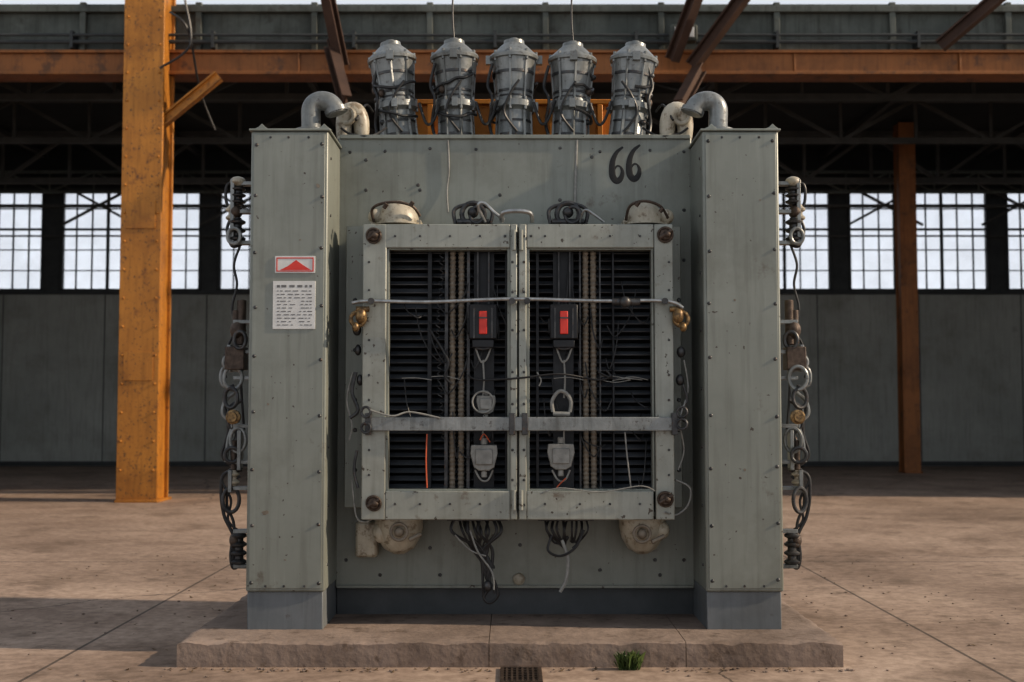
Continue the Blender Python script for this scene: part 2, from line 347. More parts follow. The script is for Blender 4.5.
for x in (505,512.5,524,531):
    for y in (236,262,292,330,372,404,450,480,505): 
        if 230<y<240 or x in(512.5,524): b.lathe(P(x,y,Yd),[(.009,0),(.006,.008)],(0,-1,0),8)
for x in (395,420,450,480,545,580,610,640):
    for y in (236,504): b.lathe(P(x,y,Yd),[(.008,0),(.006,.006)],(0,-1,0),8)
for y in (262,290,340,375,400,450,475):
    for x in (369,669): b.lathe(P(x,y,Yd),[(.008,0),(.006,.006)],(0,-1,0),8)
b.done('door_screws',DSTEEL,T)
b=B()
for y in (240,500):
    for x in (514,521): b.cyl(P(x,y-10,Yd-.01),P(x,y+10,Yd-.01),.014,seg=10)
b.done('door_hinges',PAINT2,T)
def breaker(nm,x):
    b=B(); rect(b,x-14,304,x+14,339,.08,.16); rect(b,x-11,339,x+11,348,.09,.16); rect(b,x-16,318,x-13,334,.1,.15); rect(b,x+13,318,x+16,334,.1,.15); b.done(nm+'_body',BLACK,T,0.008)
    b=B(); rect(b,x-4,311,x+4,334,.068,.085); b.done(nm+'_red_lens',RED,T,0.004)
    b=B(); rect(b,x-4,317,x+4,318.5,.064,.085); rect(b,x-10,308,x-8,338,.07,.09); rect(b,x+8,308,x+10,338,.07,.09)
    b.ring(P(x,345,.1),.05,.008,(0,1,0),sz=.5); rect(b,x-6,250,x-4.5,304,.15,.2); rect(b,x+5,250,x+6.5,304,.15,.2)
    b.done(nm+'_trim',DSTEEL,T)
    b=B()
    b.tube([P(x-8,346,.12),P(x-3,360,.12),P(x,362,.12),P(x+4,358,.12),P(x+8,347,.12)],.006)
    b.tube([P(x,360,.12),P(x+1,380,.12),P(x,398,.12)],.006)
    b.tube([P(x+1,415,.12),P(x,430,.12),P(x,446,.12)],.006); b.done(nm+'_hanger',CABLEG,T)
breaker('breaker_a',483); breaker('breaker_b',564)
def plug(b,x,y,s=1):
    c=P(x,y,.1)
    pr=[(-.075,.07),(.075,.07),(.08,.02),(.06,-.06),(.03,-.08),(-.03,-.08),(-.06,-.06),(-.08,.02)]
    b.poly([c+Vector((u*s,0,v*s)) for u,v in pr],(0,.06*s,0))
    b.box(c.x-.05*s,c.x+.05*s,c.y-.012,c.y,c.z-.045*s,c.z+.045*s); b.cyl(c+Vector((0,.03,.07*s)),c+Vector((0,.03,.11*s)),.02*s); b.cyl(c+Vector((0,.03,-.12*s)),c+Vector((0,.03,-.08*s)),.018*s)
b=B(); plug(b,484,457,1.05); plug(b,561,456,1.05); plug(b,486,404,.75); b.done('plug_insulators',CABLEG,T,0.008)
b=B()
b.tube([P(553,412,.1),P(552,402,.1),P(556,394,.1),P(561,391,.1),P(567,394,.1),P(571,402,.1),P(570,412,.1)],.012)
b.ring(P(483,402,.09),.065,.006,(0,1,0)); b.cyl(P(553,414,.1),P(570,414,.1),.016)
for x in (484,561): b.tube([P(x-9,470,.12),P(x-3,480,.12),P(x+4,480,.12),P(x+9,470,.12)],.006)
b.done('hanger_loops',CABLEG,T)
b=B(); b.tube([P(427,434,.05),P(426,460,.05),P(427,488,.05)],.005); b.tube([P(566,478,.1),P(558,486,.1),P(556,490,.1)],.004);b.tube([P(480,440,.1),P(484,434,.09),P(490,442,.1)],.004); b.done('red_wires',REDW,T)
b=B(); b.tube([P(625,432,.05),P(627,455,.05),P(631,488,.06)],.005); b.done('white_wire',CABLEG,T)
b=B()
for i in range(34):
    x=random.choice([random.uniform(395,505),random.uniform(535,650)]); y=random.uniform(260,440)
    dx=random.uniform(-35,35); dy=random.uniform(10,60); lo,hi=(389,509) if x<515 else (531,652)
    cl=lambda v:max(lo,min(hi,v))
    b.tube([P(x,y,.17),P(cl(x+dx*.2),y+dy*.5,.13),P(cl(x+dx*.7),y+dy*.9,.12),P(cl(x+dx),min(485,y+dy*.7),.15)],.0045,6)
b.tube([P(468,375,.12),P(480,380,.1),P(520,378,.02),P(560,374,.02),P(598,380,.1),P(612,376,.08)],.006)
b.tube([P(430,330,.12),P(448,360,.1),P(445,376,.1),P(452,384,.1)],.008); b.tube([P(598,372,.1),P(612,378,.09),P(606,370,.1)],.007)
b.done('inner_wiring',CABLE,T)
b=B()
for i in range(7):
    x=random.choice([random.uniform(395,470),random.uniform(540,620)]); lo,hi=(389,509) if x<515 else (531,652)
    cl=lambda v:max(lo,min(hi,v))
    b.tube([P(x,random.uniform(375,385),.12),P(cl(x+15),378+random.uniform(-3,5),.11),P(cl(x+30),380,.12)],.003,6)
b.tube([P(537,372,.1),P(541,380,.1),P(539,386,.1)],.005)
b.done('inner_wiring_grey',CABLEG,T)
b=B()
b.tube([P(353,372,.1),P(347,400,.1),P(352,425,.1),P(349,440,.1)],.006)
b.tube([P(352,480,.12),P(356,515,.12),P(364,522,.12),P(372,519,.1)],.006)
b.tube([P(684,360,.1),P(688,390,.1),P(680,420,.05),P(684,450,.1),P(678,470,.1)],.005)
b.tube([P(676,480,.1),P(690,488,.1),P(688,505,.1),P(676,515,.1),P(665,512,.03)],.006)
b.tube([P(370,410,.0),P(392,416,.0),P(410,412,.02),P(440,418,.02)],.006)
b.tube([P(540,494,.04),P(560,488,.03),P(600,492,.03),P(640,486,.03),P(655,491,.03)],.004)
b.done('frame_wires',CABLEG,T)
b=B()
for x,y,w in ((360,380,3),(357,330,4),(680,380,4),(681,352,4),(358,350,3)): b.sphere(P(x,y,.1),w/150,.03,.035)
b.tube([P(356,372,.08),P(352,392,.08),P(358,410,.08),P(350,418,.08)],.011)
b.tube([P(357,450,.08),P(354,470,.08),P(358,488,.08)],.009); b.tube([P(683,385,.08),P(687,400,.08),P(680,412,.08)],.009)
b.done('frame_clips',DSTEEL,T)
def dome(b,x,y,w,h,up):
    c=P(x,y,.3); R=w/2/159; H=h/159
    q=[(R,0),(R*1.0,H*.25),(R*.88,H*.55),(R*.62,H*.85),(R*.25,H),(0,H)]
    b.lathe(c,q,(0,0,1 if up else -1),28)
    b.lathe(c+Vector((0,0,(-.012 if up else 0))),[(R*1.12,0),(R*1.12,.012)],(0,0,1),28)
b=B(); dome(b,398,224,42,23,True); dome(b,644,224,40,22,True)
for x,s in ((376,1),(666,-1)): b.sphere(P(x,217,.28),.05,.06,.05)
b.box(P(370,220,.2).x,P(420,220,.2).x,.25,.5,P(0,226,.3).z,P(0,221,.3).z); b.box(P(624,220,.2).x,P(668,220,.2).x,.25,.5,P(0,226,.3).z,P(0,221,.3).z)
b.done('porcelain_caps_upper',CREAM,T)
b=B(); dome(b,399,519,48,34,False); dome(b,642,519,46,34,False)
b.sphere(P(382,532,.25),.06,.06,.07); b.sphere(P(660,530,.25),.06,.06,.06)
b.done('porcelain_caps_lower',CREAM,T)
b=B()
for x,y in ((399,532),(642,534)):
    b.ring(P(x,y,.12),.05,.010,(0,1,0)); b.cyl(P(x+10,y+8,.12),P(x+22,y+2,.14),.014); b.sphere(P(x,y,.13),.03,.03,.03)
b.done('cap_fittings',TAN,T)
b=B(); p=P(355,522,.35);q=P(377,558,.35); b.box(p.x,q.x,.36,.48,q.z,p.z); b.done('junction_plate',CREAM,T,.02)
b=B()
for x,y in ((384,208),(410,206),(636,206),(660,212)): b.cyl(P(x,y,.12),P(x+3,y-4,.11),.014,seg=8)
b.tube([P(374,222,.22),P(372,210,.18),P(380,204,.15),P(396,202,.13),P(412,206,.15),P(420,216,.2)],.009); b.tube([P(626,220,.22),P(630,206,.15),P(644,201,.13),P(660,206,.15),P(668,218,.2)],.009)
b.done('cap_bolts',RUST,T)
b=B()
for x in (473,568):
    c=P(x,214,.2)
    b.ring(c,.07,.016,(0,1,0)); b.ring(c+Vector((.03,-.03,-.01)),.05,.012,(.4,1,0)); b.cyl(c+Vector((-.1,0,-.05)),c+Vector((.1,0,-.05)),.02); b.sphere(c+Vector((.0,0,.01)),.035,.04,.035)
    b.tube([c+Vector((-.11,0,-.06)),c+Vector((-.12,0,.02)),c+Vector((-.06,0,.055)),c+Vector((.05,0,.06)),c+Vector((.12,0,.02)),c+Vector((.11,0,-.06))],.012)
    b.box(c.x-.11,c.x+.11,.2,.5,c.z-.085,c.z-.06)
b.done('lifting_shackles',DSTEEL,T)
b=B(); b.tube([P(485,222,.15),P(478,206,.1),P(484,203,.1),P(494,212,.1),P(504,220,.12)],.01)
b.tube([P(502,222,.12),P(503,213,.08),P(516,211,.06),P(530,213,.08),P(532,222,.12)],.014); b.tube([P(580,222,.15),P(585,210,.1),P(596,216,.1),P(604,222,.12)],.008); b.done('lift_handles',STEEL,T)
b=B()
for i in range(11):
    x=455+i*4.2; x2=488+random.uniform(-7,7); yb=random.uniform(560,600)
    b.tube([P(x,518,.2+.02*(i%3)),P(x+random.uniform(-3,6),532,.17),P((x+x2)/2+random.uniform(-6,6),548,.2),P(x2,565,.2),P(x2+random.uniform(-3,6),yb,.2)],random.uniform(.006,.011),7)
b.tube([P(488,590,.2),P(484,598,.2),P(490,603,.2),P(498,595,.2),P(494,580,.2)],.009)
for i in range(10):
    x=545+i*4.5; x2=566+random.uniform(-8,8); yb=random.uniform(535,562)
    b.tube([P(x,518,.2+.02*(i%3)),P(x+random.uniform(-3,3),530,.17),P((x+x2)/2,542,.2),P(x2,yb,.2)],random.uniform(.006,.010),7)
b.tube([P(552,535,.17),P(548,550,.15),P(560,556,.15),P(575,548,.15),P(584,530,.17)],.008)
b.done('cable_bundles',CABLE,T)
b=B(); b.tube([P(562,540,.17),P(568,560,.16),P(566,580,.16),P(560,592,.16)],.011); b.tube([P(470,530,.15),P(478,552,.15),P(492,572,.15),P(494,590,.15)],.006); b.tube([P(455,535,.15),P(470,550,.16),P(486,556,.15)],.005)
b.done('cable_bundle_grey',CABLEG,T)
b=B(); rect(b,447,515,508,521,.14,.3); rect(b,538,515,594,521,.14,.3); b.sphere(P(488,586,.18),.03,.03,.035); b.done('cable_glands',DSTEEL,T,.003)
b=B(); b.lathe(P(519,579,Yc),[(.04,0),(.036,.02),(.02,.03)],(0,-1,0),20); b.done('drain_plug',CREAM,T)
# ---------------- bushings on top
Yb=0.95
bx=[390,454,514,573,636]; bt=[40,38,38,41,41]; lean=[-.02,-.006,0,.006,.02]
zb=zc1+0.0
S=(Yb-CAMY)/F
for i,(x,tp) in enumerate(zip(bx,bt)):
    top=P(x,tp,Yb); base=Vector((top.x-lean[i]*4,Yb,zb)); H=(top-base).length; ax=top-base
    u=H/100.0; k=S*.98
    prof=[(24*k,0),(24*k,3*u),(21*k,4*u),(18*k,8*u),(17*k,34*u),(19*k,36*u),(22*k,37*u),(22*k,42*u),(19*k,43*u),(18*k,46*u),(20*k,64*u),(22*k,76*u),(22.5*k,79*u),(25*k,79.5*u),(25.5*k,82*u),(24.5*k,83.5*u),(21*k,86*u),(15*k,91*u),(11*k,94*u),(10.5*k,97*u),(5*k,97.5*u),(4*k,99.5*u),(2*k,100*u)]
    b=B(); b.lathe(base,prof,ax,32)
    q=ax.normalized().to_track_quat('Z','Y'); A=ax.normalized()
    for j in range(8):
        a=2*math.pi*j/8+i*.3; d=q@Vector((math.cos(a),math.sin(a),0))
        b.beam(base+d*18.5*k+A*8*u,base+d*17.5*k+A*34*u,.018)
        b.beam(base+d*18.5*k+A*45*u,base+d*22*k+A*77*u,.014)
        b.cyl(base+d*20.5*k+A*34*u,base+d*20.5*k+A*45*u,.011,seg=8)
        b.cyl(base+d*23*k+A*77*u,base+d*23*k+A*86*u,.011,seg=8)
    for sg in (-1,1):
        d=q@Vector((sg,0,0)); b.box(-.025,.025,-.02,.02,-.03,.03,Matrix.Translation(base+d*25.5*k+A*80*u)); b.box(-.02,.02,-.02,.02,-.03,.03,Matrix.Translation(base+d*22*k+A*39*u))
    b.done('bushing_%d'%(i+1),BUSH,T)
    b=B()
    for h,r,t in ((12,18.6,2.2),(24,18.2,1.8),(50,19.6,2.0),(66,21.4,2.4),(46,19,1.2)):
        b.lathe(base+A*h*u,[(r*k*.9,0),(r*k,0.001),(r*k,t*u),(r*k*.9,t*u+.001)],ax,28)
        a=random.uniform(-2.3,-.8); d=q@Vector((math.cos(a),math.sin(a),0)); b.sphere(base+d*r*k+A*(h+1)*u,.024,.024,.02)
    b.done('bushing_bands_%d'%(i+1),DSTEEL,T)
    b=B()
    for w in range(2):
        pts=[]; h0=[33,60][w]*u; ph=random.uniform(3.0,4.0)
        for j in range(11):
            a=ph+j*.4; rr=(22.5+1.4*math.sin(j*1.3+w))*k
            pts.append(base+q@Vector((math.cos(a)*rr,math.sin(a)*rr,h0+ (random.uniform(-2,2)+6*math.sin(j*.5+w+i))*u)))
        b.tube(pts,.010,6,3)
    sgn=random.choice([-1,1])
    b.tube([base+Vector((sgn*22*k,-.1,74*u)),base+Vector((sgn*27*k,-.08,56*u)),base+Vector((sgn*22*k,-.13,42*u)),base+Vector((sgn*25*k,-.08,22*u)),base+Vector((sgn*20*k,-.14,5*u))],.011,6)
    b.tube([base+Vector((-sgn*5*k,-22*k,58*u)),base+Vector((sgn*4*k,-24*k,46*u)),base+Vector((sgn*10*k,-22*k,30*u)),base+Vector((-sgn*3*k,-20*k,14*u))],.009,6)
    if i<4: b.tube([base+Vector((20*k,-.1,40*u)),base+Vector((27*k,-.12,22*u)),base+Vector((34*k,-.1,24*u)),base+Vector((42*k,-.1,42*u))],.010,6)
    b.done('bushing_cables_%d'%(i+1),CABLE,T)
    b=B()
    for a in (-2.2,-1.4,-.7):
        d=q@Vector((math.cos(a),math.sin(a),0)); b.sphere(base+d*20.5*k+A*(52+random.uniform(-6,6))*u,.022,.022,.03)
    b.done('bushing_clamps_%d'%(i+1),RUST,T)
b=B(); rect(b,404,104,614,140,1.25,1.4); rect(b,404,99,614,104,1.2,1.45); 
for x in (430,495,552,600): rect(b,x-3,104,x+3,140,1.2,1.26)
b.done('support_crossbeam',YEL,T,.006)
for tag,xs,s in (('left',311,1),('right',718,-1)):
    Ye=.35
    b=B(); pts=[P(xs,131,Ye),P(xs,120,Ye),P(xs,110,Ye),P(xs+3*s,104,Ye),P(xs+9*s,101,Ye),P(xs+17*s,102,Ye),P(xs+23*s,107,Ye),P(xs+26*s,114,Ye)]
    b.tube(pts,.062,18,4)
    b.lathe(P(xs,133,Ye),[(.1,-.02),(.1,.02),(.07,.03)],(0,0,1),20)
    c=P(xs+26*s,113,Ye); b.lathe(c,[(.074,-.03),(.074,.0)],(.35*s,0,-1),20)
    b.done('elbow_pipe_'+tag,BUSH,T)
    b=B()
    b.tube([P(xs+33*s,140,.6),P(xs+33*s,124,.6),P(xs+37*s,113,.6),P(xs+45*s,112,.6),P(xs+50*s,122,.6),P(xs+51*s,138,.6)],lambda t:.045+.018*math.sin(t*math.pi),16,4)
    b.ring(P(xs+36*s,116,.55),.05,.016,(0.3,1,0)); b.done('porcelain_elbow_'+tag,CREAM,T)
    b=B(); b.tube([P(xs+30*s,128,.5),P(xs+40*s,134,.5),P(xs+60*s,136,.5),P(xs+75*s,128,.7)],.008); b.tube([P(xs+45*s,120,.5),P(xs+55*s,105,.7),P(xs+62*s,112,.8)],.008); b.done('top_cables_'+tag,CABLE,T)
# ---------------- side hardware
def side(tag,xf,s):
    Ys=.22
    X=lambda u,y,Y=Ys: P(xf+s*u,y,Y)
    def ins(b,u,y0,y1,r,n):
        a=X(u,y0);c=X(u,y1);L=(c-a).length; pr=[(r*.5,0)]
        for i in range(n):
            z=L*(i+.15)/n; pr+= [(r*.55,z),(r,z+L/n*.3),(r*.95,z+L/n*.5),(r*.55,z+L/n*.7)]
        pr.append((r*.5,L)); b.lathe(a,pr,c-a,16)
    b=B(); ins(b,8,186,205,.05,3); ins(b,9,218,243,.055,3); ins(b,7,531,566,.05,4)
    b.done('side_insulators_'+tag,DSTEEL,T)
    b=B(); ins(b,14,205,222,.04,2); b.sphere(X(8,182),.05,.05,.035); ins(b,12,470,486,.035,2); b.done('side_insulators_light_'+tag,CREAM,T)
    b=B()
    for y in (184,212,243,322,352,378,426,462,488,531,566):
        a=X(-8,y);c=X(12,y); b.box(min(a.x,c.x),max(a.x,c.x),Ys-.03,Ys+.03,a.z-.012,a.z+.012)
    for y0,y1,u in ((180,246,13),(345,372,16),(470,492,15),(430,470,6)):
        a=X(u,y1);c=X(u,y0); b.box(a.x-.012,a.x+.012,Ys-.04,Ys+.04,a.z,c.z)
    b.done('side_brackets_'+tag,BUSH,T,.003)
    b=B(); a=X(0,370);c=X(19,347); b.box(min(a.x,c.x),max(a.x,c.x),Ys-.06,Ys+.06,a.z,c.z); b.cyl(X(4,300),X(5,345),.028); b.cyl(X(10,310),X(10,345),.022); b.sphere(X(8,330),.05,.05,.06)
    b.sphere(X(10,212),.04,.05,.045); b.cyl(X(12,440),X(12,470),.02); b.sphere(X(11,540),.035,.04,.05)
    b.done('side_clamps_'+tag,RUST,T,.006)
    b=B(); b.lathe(X(12,417,Ys-.08),[(.045,0),(.045,.03),(.03,.035),(.03,.06)],(0,-1,0),16); b.done('side_brass_knob_'+tag,BRASS,T)
    b=B()
    for u,y,R,sz in ((13,378,.055,1.3),(8,440,.05,1.5),(12,236,.04,1.2),(16,362,.04,1)):
        b.ring(X(u,y,Ys-.04+random.uniform(-.03,.03)),R,.012,(random.uniform(-.5,.5),1,0),sz=sz)
    b.tube([X(3,372),X(22,368),X(24,384),X(10,390),X(20,400),X(23,414),X(14,424),X(18,440),X(20,462)],.013)
    b.done('side_shackles_'+tag,BUSH,T)
    b=B()
    for u,y,R,sz in ((15,398,.05,1.2),(14,455,.045,1.0),(6,340,.04,1.3),(15,500,.05,1.5)):
        b.ring(X(u,y,Ys-.04+random.uniform(-.03,.03)),R,.012,(random.uniform(-.5,.5),1,0),sz=sz)
    b.tube([X(4,400),X(16,408),X(17,425),X(9,434),X(14,452),X(5,470)],.014)
    b.done('side_links_'+tag,DSTEEL,T)
    b=B()
    b.tube([X(3,186),X(18,184),X(20,200),X(15,215),X(19,230),X(14,246),X(4,244)],.01)
    b.tube([X(6,246),X(12,265),X(9,285),X(14,310),X(6,335)],.008)
    b.tube([X(12,385),X(22,395),X(18,430),X(24,455),X(14,466)],.009)
    b.tube([X(4,470),X(22,474),X(25,492),X(22,515),X(15,530),X(8,545)],.011)
    b.tube([X(6,476),X(17,486),X(19,505),X(12,525),X(13,560)],.009)
    b.tube([X(14,468),X(24,480),X(15,500),X(18,520),X(6,532)],.008)
    b.tube([X(2,560),X(12,568),X(15,555),X(12,535)],.012)
    b.tube([X(2,330),X(14,338),X(22,360),X(20,378)],.008); b.tube([X(2,300),X(9,320),X(3,345),X(5,380),X(2,430)],.008)
    b.done('side_cables_'+tag,CABLE,T)
side('left',246,-1); side('right',785,1)
# =====================================================================  GROUND
B().box(-45,45,-14,60,-.2,0).done('floor',FLOORM)
pl=empty('concrete_plinth')
px0=P(177,642,-.366).x; px1=P(843,642,-.366).x
from mathutils import noise
b=B(); xs=[px0,P(489,650,-.366).x,P(686,650,-.366).x,px1]
def slab(b,x0,x1,y0,y1,z1):
    """concrete slab with softly worn, chipped top arris (front and sides)"""
    nx=int((x1-x0)/.025); ny=int((y1-y0)/.06)
    def top(x,y):
        e=min(y-y0,(x-px0),(px1-x)); n=noise.noise(Vector((x*9,y*9,0)))+.5*noise.noise(Vector((x*26,y*26,3)))
        wear=max(0,.016+.026*n-e)*.7
        return z1-wear-.002+.002*n
    ysl=[y0,y0+.008,y0+.02,y0+.04]+[y0+.06+(y1-y0-.06)*j/ny for j in range(ny+1)]
    xsl=[x0+(x1-x0)*i/nx for i in range(nx+1)]
    G=[[b.bm.verts.new((x,y,top(x,y))) for x in xsl] for y in ysl]
    for j in range(len(ysl)-1):
        for i in range(nx): b.bm.faces.new((G[j][i],G[j][i+1],G[j+1][i+1],G[j+1][i]))
    zz=[.1,.05,0]
    prev=G[0]
    for z in zz:
        cur=[b.bm.verts.new((x,y0+.004*noise.noise(Vector((x*8,z*14,7)))-.002,z)) for x in xsl]
        for i in range(nx): b.bm.faces.new((cur[i],cur[i+1],prev[i+1],prev[i]))
        prev=cur
    for side_i in (0,nx):
        col=[g[side_i] for g in G]; low=[b.bm.verts.new((v.co.x,v.co.y,0)) for v in col]
        for j in range(len(col)-1): b.bm.faces.new((col[j],col[j+1],low[j+1],low[j]))
    low=[b.bm.verts.new((v.co.x,v.co.y,0)) for v in G[-1]]
    for i in range(nx): b.bm.faces.new((G[-1][i],G[-1][i+1],low[i+1],low[i]))
for a,c in zip(xs,xs[1:]): slab(b,a+(.002 if a>px0 else 0),c-(.002 if c<px1 else 0),-.366,1.9,PT)
b.done('plinth_slabs',PLINTH,pl)
B().box(px0+.05,px1-.05,-.32,1.86,0.001,PT-.03).done('plinth_core',PLINTH,pl)
g=empty('drain_grate'); gx0,gx1=-.065,.165; gy0,gy1=-.78,-.41
b=B(); 
for x in (gx0,gx1-.02): b.box(x,x+.02,gy0,gy1,0.0,.014)
for y in (gy0,gy1-.02): b.box(gx0+.02,gx1-.02,y,y+.02,0.0,.014)
for i in range(7): x=gx0+.03+i*.029; b.box(x,x+.012,gy0+.02,gy1-.02,.002,.012)
for i in range(5): y=gy0+.06+i*.06; b.box(gx0+.02,gx1-.02,y,y+.01,.003,.011)
b.done('bars',RUST,g); B().box(gx0+.005,gx1-.005,gy0+.005,gy1-.005,0.0005,.002).done('pit_shade_sheet',VOID,g)  # flat black sheet on the floor, the drain hole's shade painted in
w=B()
for i in range(110):
    a=random.uniform(0,6.28); l=random.uniform(.05,.13); c=Vector((.66+random.uniform(-.06,.06),-.42+random.uniform(-.03,.02),0)); d=Vector((math.cos(a),math.sin(a)*.5,0))*l*.5; wd=Vector((-d.y,d.x,0)).normalized()*.006
    if (c+d).y>-.385: d.y=-abs(d.y)*.5
    m1=c+d*.5+Vector((0,0,l*.65)); e=c+d+Vector((0,0,l*.85))
    w.poly([c-wd*.4,c+wd*.4,m1+wd*1.2,e,m1-wd*1.2],(0.0005,0.0005,0.0005))
w.done('weed_tuft',GREEN)
b=B(); lf=B()
for i in range(460):
    x=random.uniform(-4,4); y=random.uniform(-1.3,5)
    if px0-.05<x<px1+.05 and y>-.42: y=-.4-random.random()*.1
    if gx0-.05<x<gx1+.05 and y<-.35: continue
    if .5<x<.82 and y<-.3: continue
    r=random.uniform(.003,.011)
    if i%3: b.sphere((x,y,r*.5),r*1.3,r,r*.7,6)
    else:
        a=random.uniform(0,6.28); d=Vector((math.cos(a),math.sin(a),0))*r*2; e=Vector((-d.y,d.x,0))*.5
        c=Vector((x,y,.003)); lf.poly([c-d,c+e,c+d+Vector((0,0,r)),c-e],(0,0,.001))
gd=empty('ground_debris')
b.done('gravel',PLINTH,gd); lf.done('dry_leaves',DRY,gd)
# =====================================================================  HALL
YW=23.3; HW=17; ZR=8.1
zs=P(0,291,YW).z; zw=P(0,188,YW).z
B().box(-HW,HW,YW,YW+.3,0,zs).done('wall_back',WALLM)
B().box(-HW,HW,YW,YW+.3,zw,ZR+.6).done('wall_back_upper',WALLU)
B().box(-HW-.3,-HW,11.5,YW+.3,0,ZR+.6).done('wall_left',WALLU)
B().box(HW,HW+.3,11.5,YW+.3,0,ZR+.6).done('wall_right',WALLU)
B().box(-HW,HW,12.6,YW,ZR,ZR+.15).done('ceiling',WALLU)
b=B(); b.box(-HW,HW,YW-.08,YW,zs-.09,zs+.02); b.box(-HW,HW,YW-.05,YW,0,.12)
b.done('trim_1',FRAME)
b=B(); 
for i in range(-6,7): b.box(i*2.6-.01,i*2.6+.01,YW-.01,YW,.12,zs-.1)
b.done('trim_2',FRAME)
def winbay(n,x0,x1):
    e=empty('window_%d'%n)
    b=B(); w=x1-x0
    for x in (x0,x1-.07): b.box(x,x+.07,YW,YW+.14,zs,zw)
    b.box(x0,x1,YW,YW+.14,zw-.07,zw); b.box(x0,x1,YW,YW+.14,zs,zs+.06)
    nc=9
    for i in range(1,nc): x=x0+w*i/nc; t=.035 if i in(3,6) else .013; b.box(x-t,x+t,YW+.03,YW+.09,zs,zw)
    for j in range(1,5): z=zs+(zw-zs)*j/5; t=.028 if j==3 else .012; b.box(x0,x1,YW+.035,YW+.085,z-t,z+t)
    b.done('frame',FRAME,e); B().box(x0+.03,x1-.03,YW+.055,YW+.062,zs+.03,zw-.03).done('glass',GLASS,e)
piers=[P(52,240,YW).x+4.04*k for k in range(-1,8)]; hw=.2; tn=3
for k,x in enumerate(piers):
    if -HW<x-hw and x+hw<HW: B().box(x-hw,x+hw,YW,YW+.3,zs,zw).done('trim_%d'%tn,FRAME); tn+=1
n=1
xsn=[-HW]+[x for x in piers if -HW+.3<x<HW-.3]+[HW]
for a,c in zip(xsn,xsn[1:]):
    x0=a+(hw if a>-HW else 0)+.01; x1=c-(hw if c<HW else 0)-.01
    if x1-x0>.5: winbay(n,x0,x1); n+=1
def truss(nm,Y,z0,z1,m,w=.1,step=1.6):
    b=B(); b.beam((-HW,Y,z0),(HW,Y,z0),w); b.beam((-HW,Y,z1),(HW,Y,z1),w); x=-HW;k=0
    while x<HW-.1:
        a,c=(z0,z1) if k%2 else (z1,z0); b.beam((x,Y,a),(min(x+step,HW),Y,c),w*.6); b.beam((x,Y,z0),(x,Y,z1),w*.5); x+=step;k+=1
    return b.done(nm,m)
truss('roof_truss',14.8,7.25,8.04,TRUSS,.12); truss('roof_truss.001',18,7.15,8.04,TRUSS,.12); truss('roof_truss.002',21.2,6.9,8.04,TRUSS,.14)
truss('crane_rail_truss',22.3,P(0,190,22.3).z-.05,P(0,172,22.3).z,GIRD,.07,1.1)
b=B()
for x in (-12,-8,-4,0,4,8,12): b.beam((x,12.7,7.95),(x,YW,7.95),.12)
b.done('roof_purlins',TRUSS)
b=B()
for x in (-11.4,-7.9,8.5,11.9):
    b.beam((x,22.9,P(0,225,22.9).z),(x+1.9,22.9,P(0,185,22.9).z),.06); b.beam((x+1.9,22.9,P(0,225,22.9).z),(x,22.9,P(0,185,22.9).z),.06)
b.beam((-HW,22.9,P(0,206,22.9).z),(HW,22.9,P(0,206,22.9).z),.08); b.beam((-HW,22.9,P(0,236,22.9).z),(HW,22.9,P(0,236,22.9).z),.04)
b.done('window_bracing',TRUSS)
def column(nm,x,y,wpx,Y,ztop,m):
    e=empty(nm); c=P(x,y,Y); w=wpx/(F/(Y-CAMY))
    b=B(); t=w*.1
    b.box(c.x-w/2,c.x+w/2,Y,Y+t,0,ztop); b.box(c.x-w/2,c.x+w/2,Y+w*.9,Y+w*.9+t,0,ztop); b.box(c.x-w*.42,c.x-w*.3,Y+t,Y+w*.9,0,ztop); b.box(c.x+w*.3,c.x+w*.42,Y+t,Y+w*.9,0,ztop)
    b.done('shaft',m,e,.01)
    b=B(); b.box(c.x-w*.5,c.x+w*.55,Y-w*.1,Y+w*1.1,0,.04)
    z=.5
    while z<ztop-.5:
        for dx in (-.4,.4): b.lathe((c.x+w*dx,Y,z),[(.025,0),(.015,.025)],(0,-1,0),8)
        z+=.45
    b.done('base_plate',m,e,.006)
    b=B()
    for z in (1.9,4.3): 
        b.box(c.x-w*.36,c.x+w*.36,Y-.018,Y,z,z+.45)
    b.done('splice_plates',m,e,.004)
    return c,w
c1,w1=column('steel_column',136,502,41,11.55,8.6,ORANGE)
c2,w2=column('steel_column.001',913,473,17,20.0,8.04,ORANGED)
column('steel_column.002',-160,502,42,11.55,8.6,ORANGE)
zb1=P(0,42,11.6).z; zb0=P(0,67,11.6).z
gb=empty('crane_beam')
b=B(); b.box(-HW,HW,12.0,12.5,zb1-.05,zb1); b.box(-HW,HW,12.0,12.5,zb0,zb0+.05); b.box(-HW,HW,12.06,12.12,zb0+.05,zb1-.05)
x=-HW
while x<HW: b.box(x,x+.03,12.02,12.06,zb0+.05,zb1-.05); x+=2.7
b.done('rust_beam',ORANGED,gb,.006)
b=B(); b.box(-HW,HW,12.2,12.45,zb1,P(0,4,12.2).z)
x=-HW+.4
while x<HW: b.box(x,x+.1,12.1,12.2,zb1,P(0,4,12.2).z); x+=1.9
b.box(-HW,HW,12.08,12.2,P(0,12,12.1).z,P(0,6,12.1).z)
b.done('girder_web',GIRD,gb,.01)
b=B()
b.tube([(-HW,12.0,zb1+.12),(0,12.0,zb1+.13),(HW,12.0,zb1+.12)],.035,8,2); b.tube([(-HW,11.98,zb1+.25),(0,11.98,zb1+.23),(HW,11.98,zb1+.25)],.025,8,2)
x=-HW+.6
while x<HW: b.box(x,x+.05,11.95,12.2,zb1+.02,zb1+.3); x+=2.3
b.done('conduit_run',FRAME,gb)
b=B()
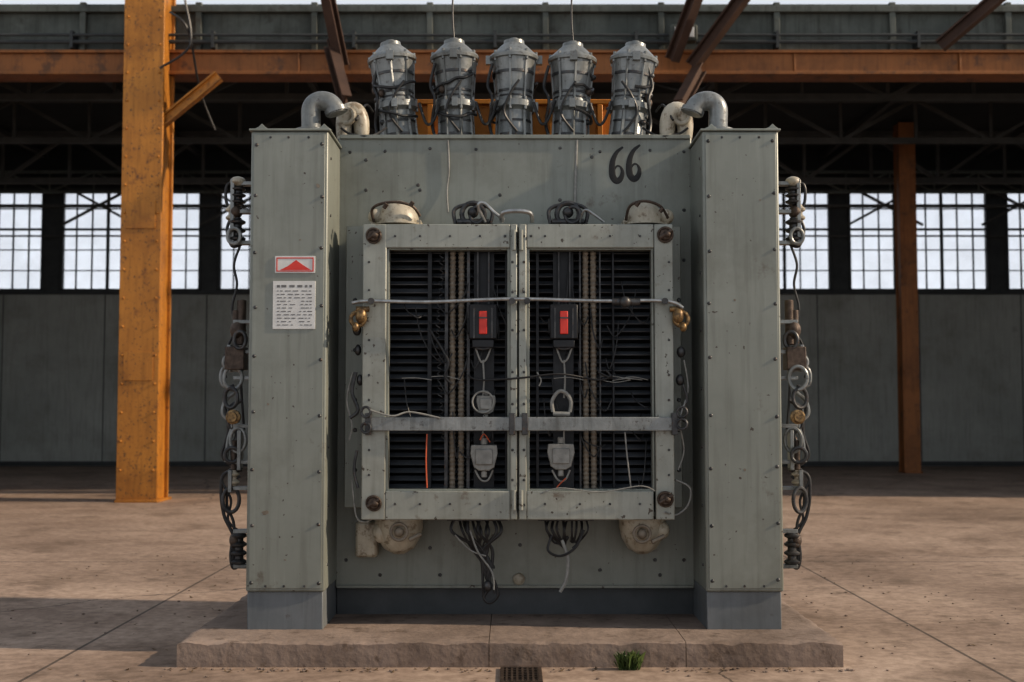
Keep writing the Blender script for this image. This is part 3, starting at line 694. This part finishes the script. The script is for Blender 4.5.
b.ibeam(P(158,126,11.75),P(219,76,11.75),.16,.16,.025); b.done('knee_brace',ORANGE,gb)
b=B()
for a,c in (((342,66),(322,-30)),((692,66),(748,-10)),((672,60),(702,-20)),((940,46),(1012,-15)),((330,44),(345,100)),((700,68),(680,105))):
    b.ibeam(P(*a,11.7),P(*c,11.1),.16,.2,.03)
b.done('roof_struts',TRUSSR,gb)
fl=empty('floodlight'); p=P(670,26,11.8); q=P(697,42,11.8)
B().box(p.x,q.x,11.7,11.93,q.z,p.z).done('housing',GIRD,fl,.03); B().box(p.x+.06,q.x-.06,11.685,11.7,q.z+.05,p.z-.05).done('lens',WHITE,fl,.005)
B().box((p.x+q.x)/2-.03,(p.x+q.x)/2+.03,11.9,12.12,p.z-.05,p.z+.12).done('bracket',TRUSS,fl)
b=B()
for x,i in ((452,1),(577,3)):
    t=P(bx[i],bt[i],Yb); b.tube([t,t+Vector((-.01,0,.25)),t+Vector((.01,0,.9)),t+Vector((0,0,2.2))],.006,6)
b.done('line_wires',CABLE,T)
b=B(); b.tube([P(170,12,11.3),P(188,30,11.3),P(200,90,11.9),P(215,130,12.2)],.02,6); b.tube([P(185,0,11.3),P(190,45,11.3),P(160,68,11.4)],.02,6); b.tube([P(640,40,13),P(650,80,13),P(700,90,13),P(720,60,13)],.025,6); b.done('hanging_cable',CABLE,gb)
# =====================================================================  LIGHT
w=bpy.data.worlds.new('World'); scene.world=w; w.use_nodes=True; nt=w.node_tree; N=nt.nodes; L=nt.links
bg=N['Background']; tc=N.new('ShaderNodeTexCoord'); sp=N.new('ShaderNodeSeparateXYZ'); L.new(tc.outputs['Generated'],sp.inputs[0])
r=N.new('ShaderNodeValToRGB'); r.color_ramp.elements[0].position=0.0; r.color_ramp.elements[0].color=(.95,.97,1,1); r.color_ramp.elements[1].position=.55; r.color_ramp.elements[1].color=(.45,.49,.55,1)
e=r.color_ramp.elements.new(.22); e.color=(.74,.78,.84,1)
L.new(sp.outputs['Z'],r.inputs['Fac']); L.new(r.outputs[0],bg.inputs[0]); bg.inputs[1].default_value=0.97
s=bpy.data.lights.new('sun','SUN'); s.energy=4.2; s.angle=math.radians(1.2); s.color=(1,.82,.62)
so=bpy.data.objects.new('sun',s); scene.collection.objects.link(so); so.location=(10,-4,8)
so.rotation_euler=Vector((-1,.12,-.55)).to_track_quat('-Z','Y').to_euler()
cam=bpy.data.cameras.new('camera'); cam.sensor_width=36; cam.lens=F*36/1024; co=bpy.data.objects.new('camera',cam); scene.collection.objects.link(co)
co.location=(0,CAMY,CAMZ); co.rotation_euler=(math.radians(90)+PITCH,0,0); scene.camera=co
cam.dof.use_dof=True; cam.dof.focus_distance=7.45; cam.dof.aperture_fstop=2.2
scene.view_settings.view_transform='Standard'
try: scene.view_settings.look='Medium High Contrast'
except Exception as ex: print('look',ex)
